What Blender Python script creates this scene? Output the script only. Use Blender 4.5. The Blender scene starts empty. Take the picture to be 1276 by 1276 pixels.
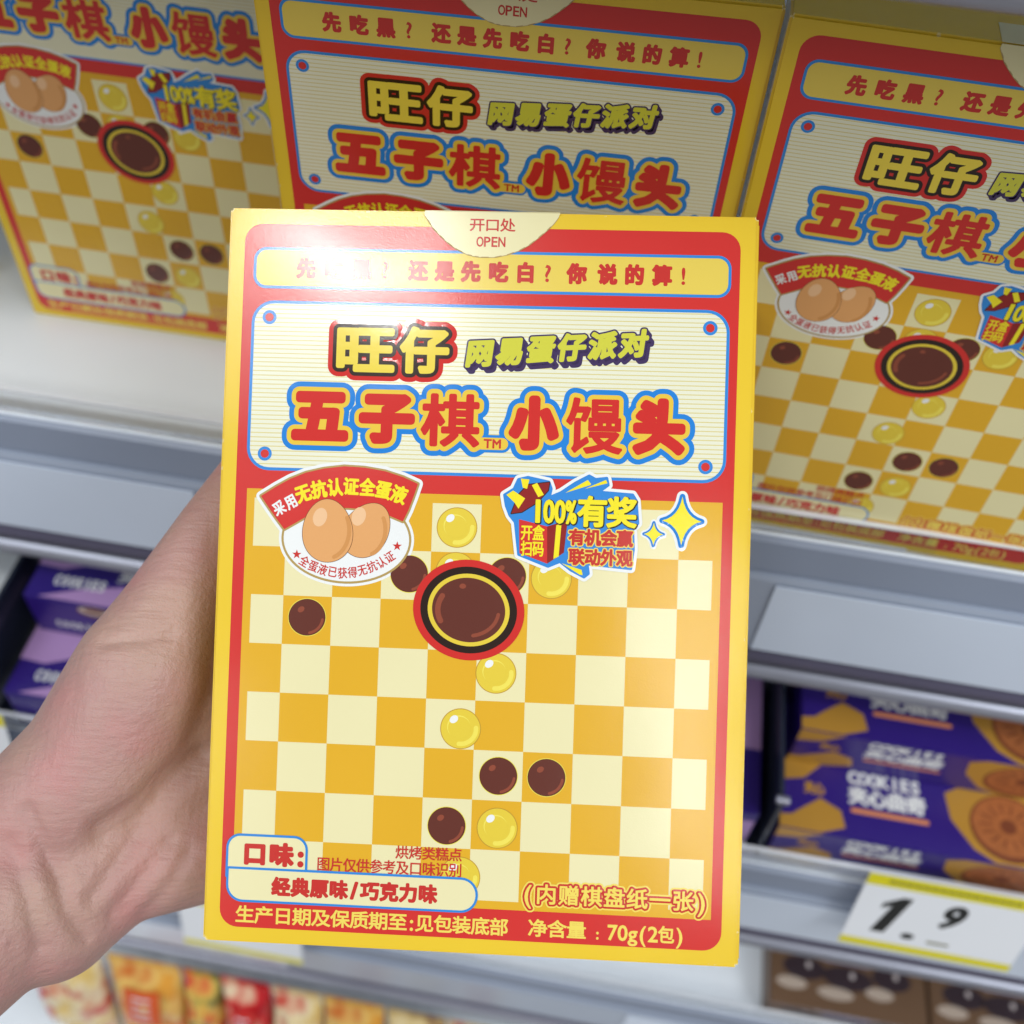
import bpy, bmesh, math, random
from mathutils import Vector, Matrix
from mathutils.geometry import tessellate_polygon
random.seed(7)
C = bpy.context.scene.collection
SC = bpy.context.scene
rad = math.radians

# ------------------------------------------------------------------ camera
cam = bpy.data.cameras.new("camera"); co = bpy.data.objects.new("camera", cam); C.objects.link(co)
r0 = Vector((0.9974693, 0.0546257, 0.0455083)); r1 = Vector((0.0710983, -0.7663674, -0.6384560)); r2 = Vector((0.0, 0.6400758, -0.7683117))
rm = Matrix((r0, -r1, -r2)).transposed()
co.matrix_world = Matrix.Translation((0, 0, 0.33245)) @ rm.to_4x4()
cam.sensor_width = 36; cam.lens = 38.05; cam.clip_start = 0.02; cam.clip_end = 50
cam.dof.use_dof = True; cam.dof.focus_distance = 0.296; cam.dof.aperture_fstop = 9.0
SC.camera = co

# ------------------------------------------------------------------ light
w = bpy.data.worlds.new("World"); SC.world = w; w.use_nodes = True
bg = w.node_tree.nodes["Background"]; bg.inputs[0].default_value = (0.97, 0.97, 1.0, 1); bg.inputs[1].default_value = 0.26
def area(name, loc, target, sx, sy, power, col):
    l = bpy.data.lights.new(name, 'AREA'); l.shape = 'RECTANGLE'; l.size = sx; l.size_y = sy; l.energy = power; l.color = col
    o = bpy.data.objects.new(name, l); C.objects.link(o); o.location = loc
    o.rotation_euler = (Vector(target) - Vector(loc)).to_track_quat('-Z', 'Y').to_euler()
    return o
area("ceiling_lamp", (-0.77, -.90, 2.6), (0, .2, 0), 0.40, 0.10, 15.5, (1, .98, .95))
area("ceiling_lamp", (0.36, -2.6, 2.6), (0, .2, 0), 0.07, 1.1, 9, (1, .98, .95))
area("ceiling_fill_panel", (-1.9, -.85, 2.6), (0, .2, 0), 1.6, 1.2, 25, (.95, .98, 1))  # this pair: soft fill added at ceiling height, outside the carton's mirror angle
area("ceiling_fill_panel", (1.8, -.85, 2.6), (0, .2, 0), 1.6, 1.2, 39, (.95, .98, 1))
area("ceiling_fill_panel", (-2.4, -3.0, 2.5), (0, .2, 0), 1.6, .8, 17, (1, .97, .92))  # this pair: fill added from the aisle to brighten upright carton fronts
area("ceiling_fill_panel", (2.4, -3.0, 2.5), (0, .2, 0), 1.6, .8, 28, (1, .97, .92))
SC.view_settings.view_transform = 'Standard'; SC.view_settings.look = 'None'
SC.view_settings.exposure = 0.08; SC.view_settings.gamma = 1
SC.cycles.max_bounces = 8; SC.cycles.transparent_max_bounces = 12
SC.cycles.use_denoising = True

# ------------------------------------------------------------------ materials
def lin(c): return tuple(((v/255)/12.92 if v/255 <= .04045 else ((v/255+.055)/1.055)**2.4) for v in c)
MATS = {}
def mk(name, rgb, rough=.35, metal=0, var=.05, bump=0, bscale=200, spec=.5, vscale=30, trans=0, coat=0, sss=0, warp=0):
    if name in MATS: return MATS[name]
    m = bpy.data.materials.new(name); m.use_nodes = True; nt = m.node_tree; p = nt.nodes["Principled BSDF"]
    c = lin(rgb)
    tc = nt.nodes.new("ShaderNodeTexCoord")
    n = nt.nodes.new("ShaderNodeTexNoise"); n.inputs["Scale"].default_value = vscale; n.inputs["Detail"].default_value = 3
    nt.links.new(tc.outputs["Object"], n.inputs["Vector"])
    mr = nt.nodes.new("ShaderNodeMapRange"); mr.inputs[3].default_value = 1-var; mr.inputs[4].default_value = 1+var
    nt.links.new(n.outputs[0], mr.inputs[0])
    mx = nt.nodes.new("ShaderNodeVectorMath"); mx.operation = 'SCALE'; mx.inputs[0].default_value = c
    nt.links.new(mr.outputs[0], mx.inputs["Scale"]); nt.links.new(mx.outputs[0], p.inputs["Base Color"])
    mr2 = nt.nodes.new("ShaderNodeMapRange"); mr2.inputs[3].default_value = rough*.85; mr2.inputs[4].default_value = rough*1.15
    nt.links.new(n.outputs[0], mr2.inputs[0]); nt.links.new(mr2.outputs[0], p.inputs["Roughness"])
    p.inputs["Metallic"].default_value = metal; p.inputs["Specular IOR Level"].default_value = spec
    p.inputs["Transmission Weight"].default_value = trans
    if coat: p.inputs["Coat Weight"].default_value = coat; p.inputs["Coat Roughness"].default_value = .08
    if sss:
        p.inputs["Subsurface Weight"].default_value = sss; p.inputs["Subsurface Radius"].default_value = (1, .35, .2); p.inputs["Subsurface Scale"].default_value = .004
    if bump:
        b = nt.nodes.new("ShaderNodeBump"); b.inputs["Strength"].default_value = bump; b.inputs["Distance"].default_value = .0005
        n2 = nt.nodes.new("ShaderNodeTexNoise"); n2.inputs["Scale"].default_value = bscale; n2.inputs["Detail"].default_value = 2
        nt.links.new(tc.outputs["Object"], n2.inputs["Vector"]); nt.links.new(n2.outputs[0], b.inputs["Height"])
        if warp:    # board that is not perfectly flat
            b0 = nt.nodes.new("ShaderNodeBump"); b0.inputs["Strength"].default_value = warp; b0.inputs["Distance"].default_value = .0035
            n0 = nt.nodes.new("ShaderNodeTexNoise"); n0.inputs["Scale"].default_value = 17; n0.inputs["Detail"].default_value = 1
            nt.links.new(tc.outputs["Object"], n0.inputs["Vector"]); nt.links.new(n0.outputs[0], b0.inputs["Height"]); nt.links.new(b0.outputs[0], b.inputs["Normal"])
        nt.links.new(b.outputs[0], p.inputs["Normal"])
    MATS[name] = m; return m

PR = dict(rough=.17, var=.03, bump=.04, bscale=2500, spec=.5, warp=.3)        # matt-varnished print on board
GL = dict(rough=.1, var=.015, bump=.02, bscale=300)         # raised spot gloss
YEL = mk("print_yellow", (230, 196, 50), **PR); RED = mk("print_red", (206, 50, 46), **PR)
BLU = mk("print_blue", (50, 135, 214), **PR); PALE = mk("print_band_yellow", (227, 203, 88), **PR)
CRM = mk("print_cream", (230, 224, 176), **PR); ORA = mk("print_orange", (222, 172, 40), **PR)
TXR = mk("print_text_red", (196, 50, 44), **PR); WHT = mk("print_white", (232, 236, 236), **PR)
BLK = mk("print_black", (38, 34, 30), **PR); LYE = mk("print_light_yellow", (236, 214, 96), **PR)
GOLD = mk("print_gold", (176, 150, 88), **PR); EGG = mk("print_egg", (222, 164, 104), **PR); EGL = mk("print_egg_light", (234, 192, 148), **PR)
EGD = mk("print_egg_shade", (206, 146, 84), **PR)
BRN = mk("print_outline_brown", (96, 50, 30), **PR); CHO = mk("print_chocolate", (98, 48, 38), **PR); CHL = mk("print_chocolate_light", (142, 72, 52), **PR)
BUT = mk("print_biscuit_yellow", (224, 200, 64), **PR); BUL = mk("print_biscuit_light", (236, 222, 92), **PR); BUO = mk("print_biscuit_outline", (190, 150, 50), **PR)
BRY = mk("print_bright_yellow", (240, 226, 40), **PR); DRD = mk("print_dark_red", (140, 34, 32), **PR)
G_RED = mk("gloss_red", (204, 48, 44), **GL); G_YEL = mk("gloss_yellow", (230, 196, 70), **GL); G_BLU = mk("gloss_blue", (38, 130, 214), **GL)
G_BLK = mk("gloss_black", (44, 30, 24), **GL); G_LIM = mk("gloss_lime", (206, 206, 70), **GL); G_PUR = mk("gloss_purple", (66, 52, 92), **GL); G_LY = mk("gloss_light_yellow", (232, 210, 74), **GL)
G_WHT = mk("gloss_white", (234, 238, 238), **GL); G_CHO = mk("gloss_chocolate", (94, 46, 34), **GL)
KRAFT = mk("board_edge", (226, 205, 110), rough=.6)
def stripes():
    m = mk("print_striped_panel", (226, 226, 204), **PR); nt = m.node_tree; p = nt.nodes["Principled BSDF"]
    tc = nt.nodes.new("ShaderNodeTexCoord"); sx = nt.nodes.new("ShaderNodeSeparateXYZ"); nt.links.new(tc.outputs["Object"], sx.inputs[0])
    a = nt.nodes.new("ShaderNodeMath"); a.operation = 'MULTIPLY'; a.inputs[1].default_value = 1/0.00122; nt.links.new(sx.outputs[2], a.inputs[0])
    b = nt.nodes.new("ShaderNodeMath"); b.operation = 'FRACT'; nt.links.new(a.outputs[0], b.inputs[0])
    c = nt.nodes.new("ShaderNodeMath"); c.operation = 'LESS_THAN'; c.inputs[1].default_value = .24; nt.links.new(b.outputs[0], c.inputs[0])
    mx = nt.nodes.new("ShaderNodeMix"); mx.data_type = 'RGBA'; mx.inputs[6].default_value = (*lin((228, 230, 208)), 1); mx.inputs[7].default_value = (*lin((214, 204, 140)), 1)
    nt.links.new(c.outputs[0], mx.inputs[0]); nt.links.new(mx.outputs[2], p.inputs["Base Color"]); return m
STR = stripes()

def worn_board():
    m = mk("carton_yellow_board", (230, 196, 50), **PR); nt = m.node_tree; p = nt.nodes["Principled BSDF"]; src = p.inputs["Base Color"].links[0].from_socket
    def M(op, a, b=None, v=None):
        q = nt.nodes.new("ShaderNodeMath"); q.operation = op
        for i, x in enumerate((a, b)):
            if x is None: continue
            if isinstance(x, (int, float)): q.inputs[i].default_value = x
            else: nt.links.new(x, q.inputs[i])
        return q.outputs[0]
    tc = nt.nodes.new("ShaderNodeTexCoord"); sp = nt.nodes.new("ShaderNodeSeparateXYZ"); nt.links.new(tc.outputs["Object"], sp.inputs[0])
    a = M('SUBTRACT', .0725, M('ABSOLUTE', sp.outputs[0])); b = M('SUBTRACT', .013, M('ABSOLUTE', sp.outputs[1])); c = M('SUBTRACT', .1007, M('ABSOLUTE', M('SUBTRACT', sp.outputs[2], .1007)))
    second = M('MAXIMUM', M('MINIMUM', a, b), M('MINIMUM', M('MAXIMUM', a, b), c)); third = M('MAXIMUM', M('MAXIMUM', a, b), c)
    n = nt.nodes.new("ShaderNodeTexNoise"); n.inputs["Scale"].default_value = 260; n.inputs["Detail"].default_value = 4; nt.links.new(tc.outputs["Object"], n.inputs["Vector"])
    thr = M('MULTIPLY', M('SUBTRACT', n.outputs[0], .50), .0040); thr2 = M('MULTIPLY', n.outputs[0], .0022)
    w1 = M('LESS_THAN', second, thr); w2 = M('LESS_THAN', third, thr2); wr = M('MULTIPLY', M('MAXIMUM', w1, w2), .5)
    mx = nt.nodes.new("ShaderNodeMix"); mx.data_type = 'RGBA'; nt.links.new(wr, mx.inputs[0]); nt.links.new(src, mx.inputs[6]); mx.inputs[7].default_value = (*lin((240, 232, 190)), 1)
    nt.links.new(mx.outputs[2], p.inputs["Base Color"]); return m
BODY = worn_board()
# ------------------------------------------------------------------ tagging helpers
def link(o, parent=None):
    C.objects.link(o)
    if parent is not None: o.parent = parent
    return o
def thing(name, label, cat, loc=(0, 0, 0), rz=0, group=None):
    o = bpy.data.objects.new(name, None); link(o); o.location = loc; o.rotation_euler = (0, 0, rz); o.empty_display_size = .02
    o['label'] = label; o['category'] = cat
    if group: o['group'] = group
    return o
def copy_tree(o, parent=None, label=None):
    c = o.copy(); link(c)
    if parent is not None: c.parent = parent
    if label: c['label'] = label
    for ch in list(o.children): copy_tree(ch, c)
    return c

class MB:
    def __init__(s): s.v = []; s.f = []; s.m = []; s.mats = []
    def mi(s, mat):
        if mat not in s.mats: s.mats.append(mat)
        return s.mats.index(mat)
    def add(s, vs, fs, mat):
        b = len(s.v); s.v += [tuple(v) for v in vs]; k = s.mi(mat)
        for f in fs: s.f.append(tuple(i+b for i in f)); s.m.append(k)
    def box(s, x0, x1, y0, y1, z0, z1, mat):
        s.add([(x0,y0,z0),(x1,y0,z0),(x1,y1,z0),(x0,y1,z0),(x0,y0,z1),(x1,y0,z1),(x1,y1,z1),(x0,y1,z1)],
              [(0,3,2,1),(4,5,6,7),(0,1,5,4),(1,2,6,5),(2,3,7,6),(3,0,4,7)], mat)
    def extr(s, prof, x0, x1, mat):      # closed profile (y,z) swept along x
        n = len(prof); vs = [(x0, y, z) for y, z in prof] + [(x1, y, z) for y, z in prof]
        fs = [(i, (i+1) % n, (i+1) % n+n, i+n) for i in range(n)]
        s.add(vs, fs + [tuple(range(n))[::-1], tuple(range(n, 2*n))], mat)
    def build(s, name, parent=None, smooth=False, bevel=0):
        me = bpy.data.meshes.new(name); me.from_pydata(s.v, [], s.f)
        for m in s.mats: me.materials.append(m)
        me.polygons.foreach_set("material_index", s.m)
        me.validate(); me.update()
        bm = bmesh.new(); bm.from_mesh(me)
        if bevel:
            bmesh.ops.bevel(bm, geom=[e for e in bm.edges if len(e.link_faces) == 2 and e.calc_face_angle() > .5], offset=bevel, segments=2, affect='EDGES')
        if bevel or smooth: bmesh.ops.recalc_face_normals(bm, faces=bm.faces)
        bm.to_mesh(me); bm.free()
        if smooth:
            for p in me.polygons: p.use_smooth = True
        return link(bpy.data.objects.new(name, me), parent)

# ------------------------------------------------------------------ flat print on a face: shapes in millimetres
FONT = {}
def glyph(ch):
    if ch in FONT: return FONT[ch]
    c = bpy.data.curves.new('t', 'FONT'); c.body = ch; c.resolution_u = 3; c.fill_mode = 'FRONT'
    o = bpy.data.objects.new('t', c); C.objects.link(o)
    dg = bpy.context.evaluated_depsgraph_get(); dg.update()
    me = bpy.data.meshes.new_from_object(o.evaluated_get(dg))
    bm = bmesh.new(); bm.from_mesh(me); bmesh.ops.remove_doubles(bm, verts=bm.verts, dist=1e-5)
    bm.verts.index_update()
    v = [(a.co.x, a.co.y) for a in bm.verts]; f = [tuple(q.index for q in p.verts) for p in bm.faces]
    e = [(q.verts[0].index, q.verts[1].index) for q in bm.edges if len(q.link_faces) == 1]
    bm.free(); bpy.data.meshes.remove(me); bpy.data.objects.remove(o); bpy.data.curves.remove(c)
    xs = [p[0] for p in v] or [0, 1]; ys = [p[1] for p in v] or [0, 1]
    FONT[ch] = (v, f, e, (min(xs), min(ys), max(xs), max(ys))); return FONT[ch]

class Art(MB):
    """print shapes: x right, y up in mm on a face, z mm proud of it; T maps them into the parent's space"""
    def __init__(s, T): super().__init__(); s.T = T; s.j = 0
    def put(s, vs, fs, mat): s.add([s.T(*v) for v in vs], fs, mat)
    def poly(s, pts, z, mat):
        tr = tessellate_polygon([[Vector((p[0], p[1], 0)) for p in pts]])
        out = []
        for t in tr:
            a, b, c = (pts[i] for i in t)
            out.append(t if (b[0]-a[0])*(c[1]-a[1])-(b[1]-a[1])*(c[0]-a[0]) > 0 else t[::-1])
        s.put([(p[0], p[1], z) for p in pts], out, mat)
    def ell(s, cx, cy, rx, ry, z, mat, rot=0, n=40, egg=0):
        c, d = math.cos(rot), math.sin(rot); pts = []
        for i in range(n):
            t = 2*math.pi*i/n; x = rx*math.cos(t)*(1-egg*math.sin(t)); y = ry*math.sin(t); pts.append((cx+x*c-y*d, cy+x*d+y*c))
        s.poly(pts, z, mat); return pts
    def stroke(s, v, e, r, z, mat, dome=0.0, n=8):
        n = 8 if r < .6 else (14 if r < 1.5 else 22)
        for a, b in e:
            ax, ay = v[a]; bx, by = v[b]; dx, dy = bx-ax, by-ay; L = math.hypot(dx, dy)
            if L < 1e-6: continue
            px, py = -dy/L*r, dx/L*r; s.j = (s.j+37) % 199; q = z + s.j*.0001
            s.put([(ax-px, ay-py, q), (bx-px, by-py, q), (bx, by, q+dome), (ax, ay, q+dome), (bx+px, by+py, q), (ax+px, ay+py, q)],
                  [(0, 1, 2, 3), (3, 2, 4, 5)], mat)
        used = {i for q in e for i in q}
        for i in used:
            x, y = v[i]; s.j = (s.j+37) % 199; q = z + s.j*.0001
            s.put([(x, y, q+dome)]+[(x+r*math.cos(2*math.pi*k/n), y+r*math.sin(2*math.pi*k/n), q) for k in range(n)],
                  [(0, k+1, (k+1) % n+1) for k in range(n)], mat)
    def line(s, pts, r, z, mat, closed=False, dome=0.0):
        n = len(pts); e = [(i, i+1) for i in range(n-1)] + ([(n-1, 0)] if closed else [])
        s.stroke(pts, e, r, z, mat, dome)
    def char(s, ch, M, layers):
        """M maps glyph xy -> mm; layers = [(radius, z, mat, dome, (dx,dy))], fill is added on each"""
        v, f, e, bb = glyph(ch)
        for r, z, mat, dome, off in layers:
            p = [(M(*q)[0]+off[0], M(*q)[1]+off[1]) for q in v]
            s.put([(x, y, z+dome+.023) for x, y in p], f, mat)
            if r > 0: s.stroke(p, e, r, z, mat, dome)
    def fit(s, ch, x0, y0, x1, y1, layers):
        bb = glyph(ch)[3]; sx = (x1-x0)/(bb[2]-bb[0]); sy = (y1-y0)/(bb[3]-bb[1])
        s.char(ch, lambda x, y: (x0+(x-bb[0])*sx, y0+(y-bb[1])*sy), layers)
    def row(s, body, xl, xr, yc, h, layers, cw=None):
        ws = [1.0 if ord(c) > 255 else {' ': .5, ':': .45, '!': .45, '?': .7}.get(c, .62) for c in body]
        unit = (xr-xl)/sum(ws); cw = cw or unit; x = xl
        for c, wd in zip(body, ws):
            cx = x+unit*wd/2; x += unit*wd
            if c == ' ': continue
            if ord(c) > 255:
                k = cw/.96; kk = h/.96
                s.char(c, lambda a, b, cx=cx: (cx+(a-.5)*k, yc+(b-.38)*kk), layers)
            else:
                bb = glyph(c)[3]; gw = (bb[2]-bb[0]); kk = h/.80; k = min(kk, cw*wd*.92/max(gw, .1))
                s.char(c, lambda a, b, cx=cx: (cx+(a-(bb[0]+bb[2])/2)*k, yc+(b-.36)*kk), layers)
    def arc(s, body, pts, w_, h_, layers):
        """characters centred on pts [(x,y,angle)]"""
        for c, (cx, cy, a) in zip(body, pts):
            ca, sa = math.cos(a), math.sin(a)
            def M(x, y):
                u, t = (x-.5)*w_, (y-.38)*h_
                return (cx+u*ca-t*sa, cy+u*sa+t*ca)
            s.char(c, M, layers)
def rr(x0, y0, x1, y1, r, n=7, sides=(1, 1, 1, 1)):
    pts = []
    for k, (cx, cy) in enumerate([(x1-r, y1-r), (x0+r, y1-r), (x0+r, y0+r), (x1-r, y0+r)]):
        if sides[k]:
            for i in range(n+1):
                a = math.pi/2*(k+i/n); pts.append((cx+r*math.cos(a), cy+r*math.sin(a)))
        else: pts.append([(x1, y1), (x0, y1), (x0, y0), (x1, y0)][k])
    return pts

W, HT, D = .145, .2014, .026
HM = ((1.3833772749507556e-3, 5.297396567098908e-05, -0.41069656105398206), (-1.798557984711291e-05, 0.000987708093265316, -0.24966682664625733), (3.295335043385517e-05, 1.550222390220014e-05, 0.8769218418165292))
def R(x, y):   # tracing of the box front -> millimetres on the flattened front panel
    q = [a*x+b*y+c for a, b, c in HM]; return (q[0]/q[2]*145, (1-q[1]/q[2])*201.4)
def z1(x, y): return R(260+x/3.358, 240+y/3.358)
def z2(x, y): return R(600+x/3.358, 240+y/3.358)
def z3(x, y): return R(260+x/3.544, 560+y/3.544)
def z4(x, y): return R(580+x/3.358, 560+y/3.358)
def front(x, y, z): return (x/1000-W/2, -D/2-z/1000, y/1000)

# ------------------------------------------------------------------ the snack carton
def make_carton(label, group):
    t = thing("snack_carton", label, "snack box", group=group)
    b = MB(); b.box(-W/2, W/2, -D/2, D/2, 0, HT, BODY); b.build("carton_body", t, bevel=.0007)
    s = MB()   # closure flap edges that show on top and side seam
    s.box(-W/2+.002, W/2-.002, D/2-.0085, D/2-.0005, HT+.00005, HT+.0005, YEL)
    s.build("top_flap", t)
    s = MB(); s.box(W/2-.0001, W/2+.00035, -D/2+.0015, D/2-.001, .002, HT-.002, YEL); s.build("glued_side_seam", t)
    def art(): return Art(front)
    Z = .03
    a = art(); a.poly(rr(4.5, 4.2, 140.3, 197, 5), Z, RED); a.build("red_panel", t)
    # slogan band
    a = art(); a.poly(rr(7.2, 179.1, 138, 190.6, 3.6), .06, BLU); a.poly(rr(8.0, 179.9, 137.2, 189.8, 2.9), .09, PALE); band = a.build("slogan_band", t)
    a = art(); sl = [(.34, .12, TXR, 0, (0, 0))]
    for ch, zx in zip("先吃黑?还是先吃白?你说的算!", [-734, -618, -502, -402, -265, -155, -45, 70, 184, 278, 399, 527, 640, 756, 845]):
        cx = z2(zx, 340)[0]
        if ord(ch) > 255: a.char(ch, lambda u, v, cx=cx: (cx+(u-.5)*5.3, 184.9+(v-.38)*5.6), sl)
        else:
            b_ = glyph(ch)[3]; a.char(ch, lambda u, v, cx=cx, b_=b_: (cx+(u-(b_[0]+b_[2])/2)*6.2, 184.9+(v-.36)*6.4), [(.12, .12, TXR, 0, (0, 0))])
    a.build("slogan_lettering", band)
    # opening tab, with its continuation folded over the top edge
    a = art(); pts = [(54.2, 201.3)]
    for x, y in [(529.5, 268), (533, 274), (540, 284.7), (549, 294), (558, 302.5), (568, 310), (583, 317.5), (592, 319.6), (600, 320.6), (617, 320.6), (632, 317.6), (647.6, 312), (660, 305), (671.5, 296), (682, 287), (690, 279), (696, 271)]: pts.append(R(x, y))
    pts.append((91.3, 201.3)); a.line(pts[1:-1], .16, .10, mk("tab_cut_and_shade_line", (176, 150, 96), rough=.6)); a.poly(pts[::-1], .17, CRM)  # darker outline paints the shadow gap under the tab's rim
    tab = a.build("opening_tab", t)
    s = MB(); s.box(-W/2+.0542, -W/2+.0913, -D/2+.0003, -D/2+.011, HT+.0001, HT+.00025, CRM); s.build("tab_fold", tab)
    a = art()   # perforation around the tab: short dark dashes with gaps
    for i in range(2, len(pts)-3):
        (x0, y0), (x1, y1) = pts[i], pts[i+1]
        a.line([(x0, y0), (x0+(x1-x0)*.5, y0+(y1-y0)*.5)], .15, .185, mk("tab_cut_and_shade_line", (176, 150, 96), rough=.6))
    a.build("perforation", tab)
    a = art(); a.row("开口处", 66.6, 79.2, 197.8, 3.7, [(.07, .19, TXR, 0, (0, 0))]); a.row("OPEN", 68.6, 76.6, 193.2, 3.1, [(.07, .19, TXR, 0, (0, 0))]); a.build("tab_lettering", tab)
    # title panel
    a = art(); a.poly(rr(7.2, 128.9, 138, 175.8, 6.2), .06, BLU); a.poly(rr(8.05, 129.75, 137.15, 174.95, 5.4), .09, STR); tp = a.build("title_panel", t)
    for x, y in [(336, 395), (885, 409), (330, 565), (879, 582)]:
        a = art(); cx, cy = R(x, y); a.ell(cx, cy, 1.95, 1.95, .12, BLU); a.ell(cx, cy, 1.15, 1.15, .15, RED); a.build("corner_dot", tp)
    # top name lettering
    a = art()
    def bb(x0, y0, x1, y1, f): p, q = f(x0, y0), f(x1, y1); return (p[0], q[1], q[0], p[1])
    LL = [(2.9, .12, G_RED, .05, (0, 0)), (1.65, .20, G_BLK, .0, (0, 0)), (.62, .24, G_LY, .0, (0, 0))]
    v0 = len(a.v)
    a.fit("旺", *bb(548, 572, 768, 745, z1), LL); a.fit("仔", *bb(812, 568, 995, 752, z1), LL)
    a.build("name_lettering", tp)
    a = art()   # slanted second name with a dark block shadow
    base = [(0.75, .12, G_PUR, .0, (k*.14, -k*.17)) for k in range(8, 0, -1)] + [(.85, .15, G_PUR, .02, (0, 0)), (.42, .2, G_LIM, .0, (0, 0))]
    xl, yl = R(579, 441); xr, yr = R(809, 427); n = 7
    for i, ch in enumerate("网易蛋仔派对"):
        cx = xl+(xr-xl)*(i+.5)/6; cy = yl+(yr-yl)*(i+.5)/6
        a.char(ch, lambda u, v, cx=cx, cy=cy: (cx+(u-.5)*7.6+(v-.38)*.9, cy+(v-.38)*7.6+(u-.5)*.5), base)
    a.build("second_name_lettering", tp)
    # product title
    a = art()
    def LT(r): return [(r+2.6, .1, G_BLU, .06, (0, 0)), (r+1.2, .19, G_YEL, .0, (0, 0)), (r, .235, G_RED, .0, (0, 0))]
    for ch, f, x0, y0, x1, y1, r in [("五", z1, 352, 828, 584, 1043, 1.05), ("子", z1, 632, 838, 860, 1056, 1.05), ("棋", z1, 892, 838, 1132, 1068, .5),
                                     ("小", z2, 118, 846, 322, 1084, 1.1), ("馒", z2, 357, 855, 588, 1098, .38), ("头", z2, 637, 858, 850, 1104, 1.0)]:
        x0, y0, x1, y1 = bb(x0, y0, x1, y1, f); a.fit(ch, x0+r, y0+r, x1-r, y1-r, LT(r))
    x, y = R(603, 558); x1, y1 = R(624, 548); a.line([(x-.4, (y+y1)/2), (x1+.4, (y+y1)/2)], 2.4, .11, G_BLU, dome=.04); a.line([(x-.6, (y+y1)/2), (x1+.4, (y+y1)/2)], 1.65, .19, G_YEL)
    a.fit("T", x, y, x+2.0, y1, [(.1, .23, TXR, 0, (0, 0))]); a.fit("M", x+2.4, y, x1, y1, [(.1, .23, TXR, 0, (0, 0))])
    a.build("title_lettering", tp)
    # checkerboard
    bx = [9.9, 18.9, 32.3, 45.7, 59.1, 72.5, 85.9, 99.3, 112.6, 126.0, 135.1]; by = [121.3, 108.1, 94.8, 81.5, 68.2, 54.9, 41.5, 28.2, 14.6]
    a = art(); a.poly([(7.7, 12.4), (137.4, 12.4), (137.4, 123.8), (7.7, 123.8)], .06, ORA); board = a.build("checkerboard", t)
    for r_ in range(8):
        for c_ in range(10):
            if (r_+c_) % 2 == 0:
                a = art(); x0, x1, y0, y1 = bx[c_], bx[c_+1], by[r_+1], by[r_]
                a.poly([(x0, y0), (x1, y0), (x1, y1), (x0, y1)], .08, CRM); a.build("light_square", board)
    # biscuits
    def biscuit(x, y, choc):
        a = art(); k = random.uniform(-.2, .2)
        if choc:
            a.ell(x, y, 5.3, 5.2, .11, BUL); a.ell(x, y, 5.12, 5.02, .125, BRN); a.ell(x, y, 4.95, 4.85, .14, CHO); a.ell(x-1.7, y+2.1, 1.0, .75, .155, CHL, .6)
            pts = [(x+4.3*math.cos(t), y+4.3*math.sin(t)) for t in [rad(-75+i*9+k*20) for i in range(9)]]; a.line(pts, .38, .155, CHL)
        else:
            a.ell(x, y, 5.55, 5.5, .11, BUO); a.ell(x, y, 5.32, 5.27, .125, BUT)
            pts = [(x+4.2*math.cos(t), y+4.1*math.sin(t)) for t in [rad(-95+i*10+k*20) for i in range(11)]]; a.line(pts, .62, .14, BUL)
            a.ell(x-.5, y+.5, 3.2, 3.1, .14, BUL, 0); a.ell(x-.3, y+.2, 3.1, 3.0, .155, BUT); a.ell(x-1.9, y+2.5, 1.25, .95, .17, WHT, .7)
        a.build("chocolate_biscuit_picture" if choc else "butter_biscuit_picture", board)
    for px, py, ch in [(569.5, 657.3, 0), (568, 713, 0), (618, 839, 0), (687, 721, 0), (574, 908, 0), (619.6, 1032, 0), (573, 1093, 0),
                       (510, 715, 1), (382.7, 769, 1), (632, 718, 1), (621, 967, 1), (681, 969, 1), (556.6, 1029, 1)]:
        biscuit(*R(px, py), ch)
    # big chocolate biscuit with double outline
    a = art(); cx, cy = R(584, 760)
    a.ell(cx, cy, 15.2, 13.6, .19, G_RED, -.15, 64); a.ell(cx, cy, 13.2, 11.7, .23, G_BLK, -.15, 64); a.ell(cx, cy, 11.2, 9.8, .27, BUT, -.15, 64); a.ell(cx, cy, 10.0, 8.7, .295, CHO, -.15, 64)
    a.line([(cx+8.4*math.cos(t), cy+7.2*math.sin(t)) for t in [rad(150+i*8) for i in range(8)]], .75, .31, CHL)
    a.line([(cx+8.2*math.cos(t), cy+7.0*math.sin(t)) for t in [rad(-80+i*9) for i in range(9)]], .5, .31, CHL); a.ell(cx-1.8, cy+6.4, .9, .7, .31, CHL)
    a.build("large_biscuit_picture", board)
    # egg badge
    a = art()
    c0 = z3(608, 395)
    def zz(l): return [z3(*p) for p in l]
    ban = zz([(232, 205), (300, 163), (360, 130), (430, 102), (510, 84), (600, 74), (690, 80), (780, 96), (860, 122), (925, 152), (905, 210), (882, 270), (858, 318), (780, 285), (700, 265), (610, 258), (520, 266), (430, 298), (335, 352), (300, 305), (262, 250)])
    def dark(a, z): pass
    el = [(c0[0]+17.3*math.cos(t), c0[1]+11.6*math.sin(t)) for t in [2*math.pi*i/64 for i in range(64)]]
    a.line(el, 1.35, .10, G_WHT, True, .03); a.line(ban, 1.35, .11, G_WHT, True, .03)
    a.line(el, .62, .16, GOLD, True); a.poly(el, .19, WHT)
    a.line(ban, .5, .21, GOLD, True); a.poly(ban[::-1], .24, RED)
    badge = a.build("egg_badge", t)
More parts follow.
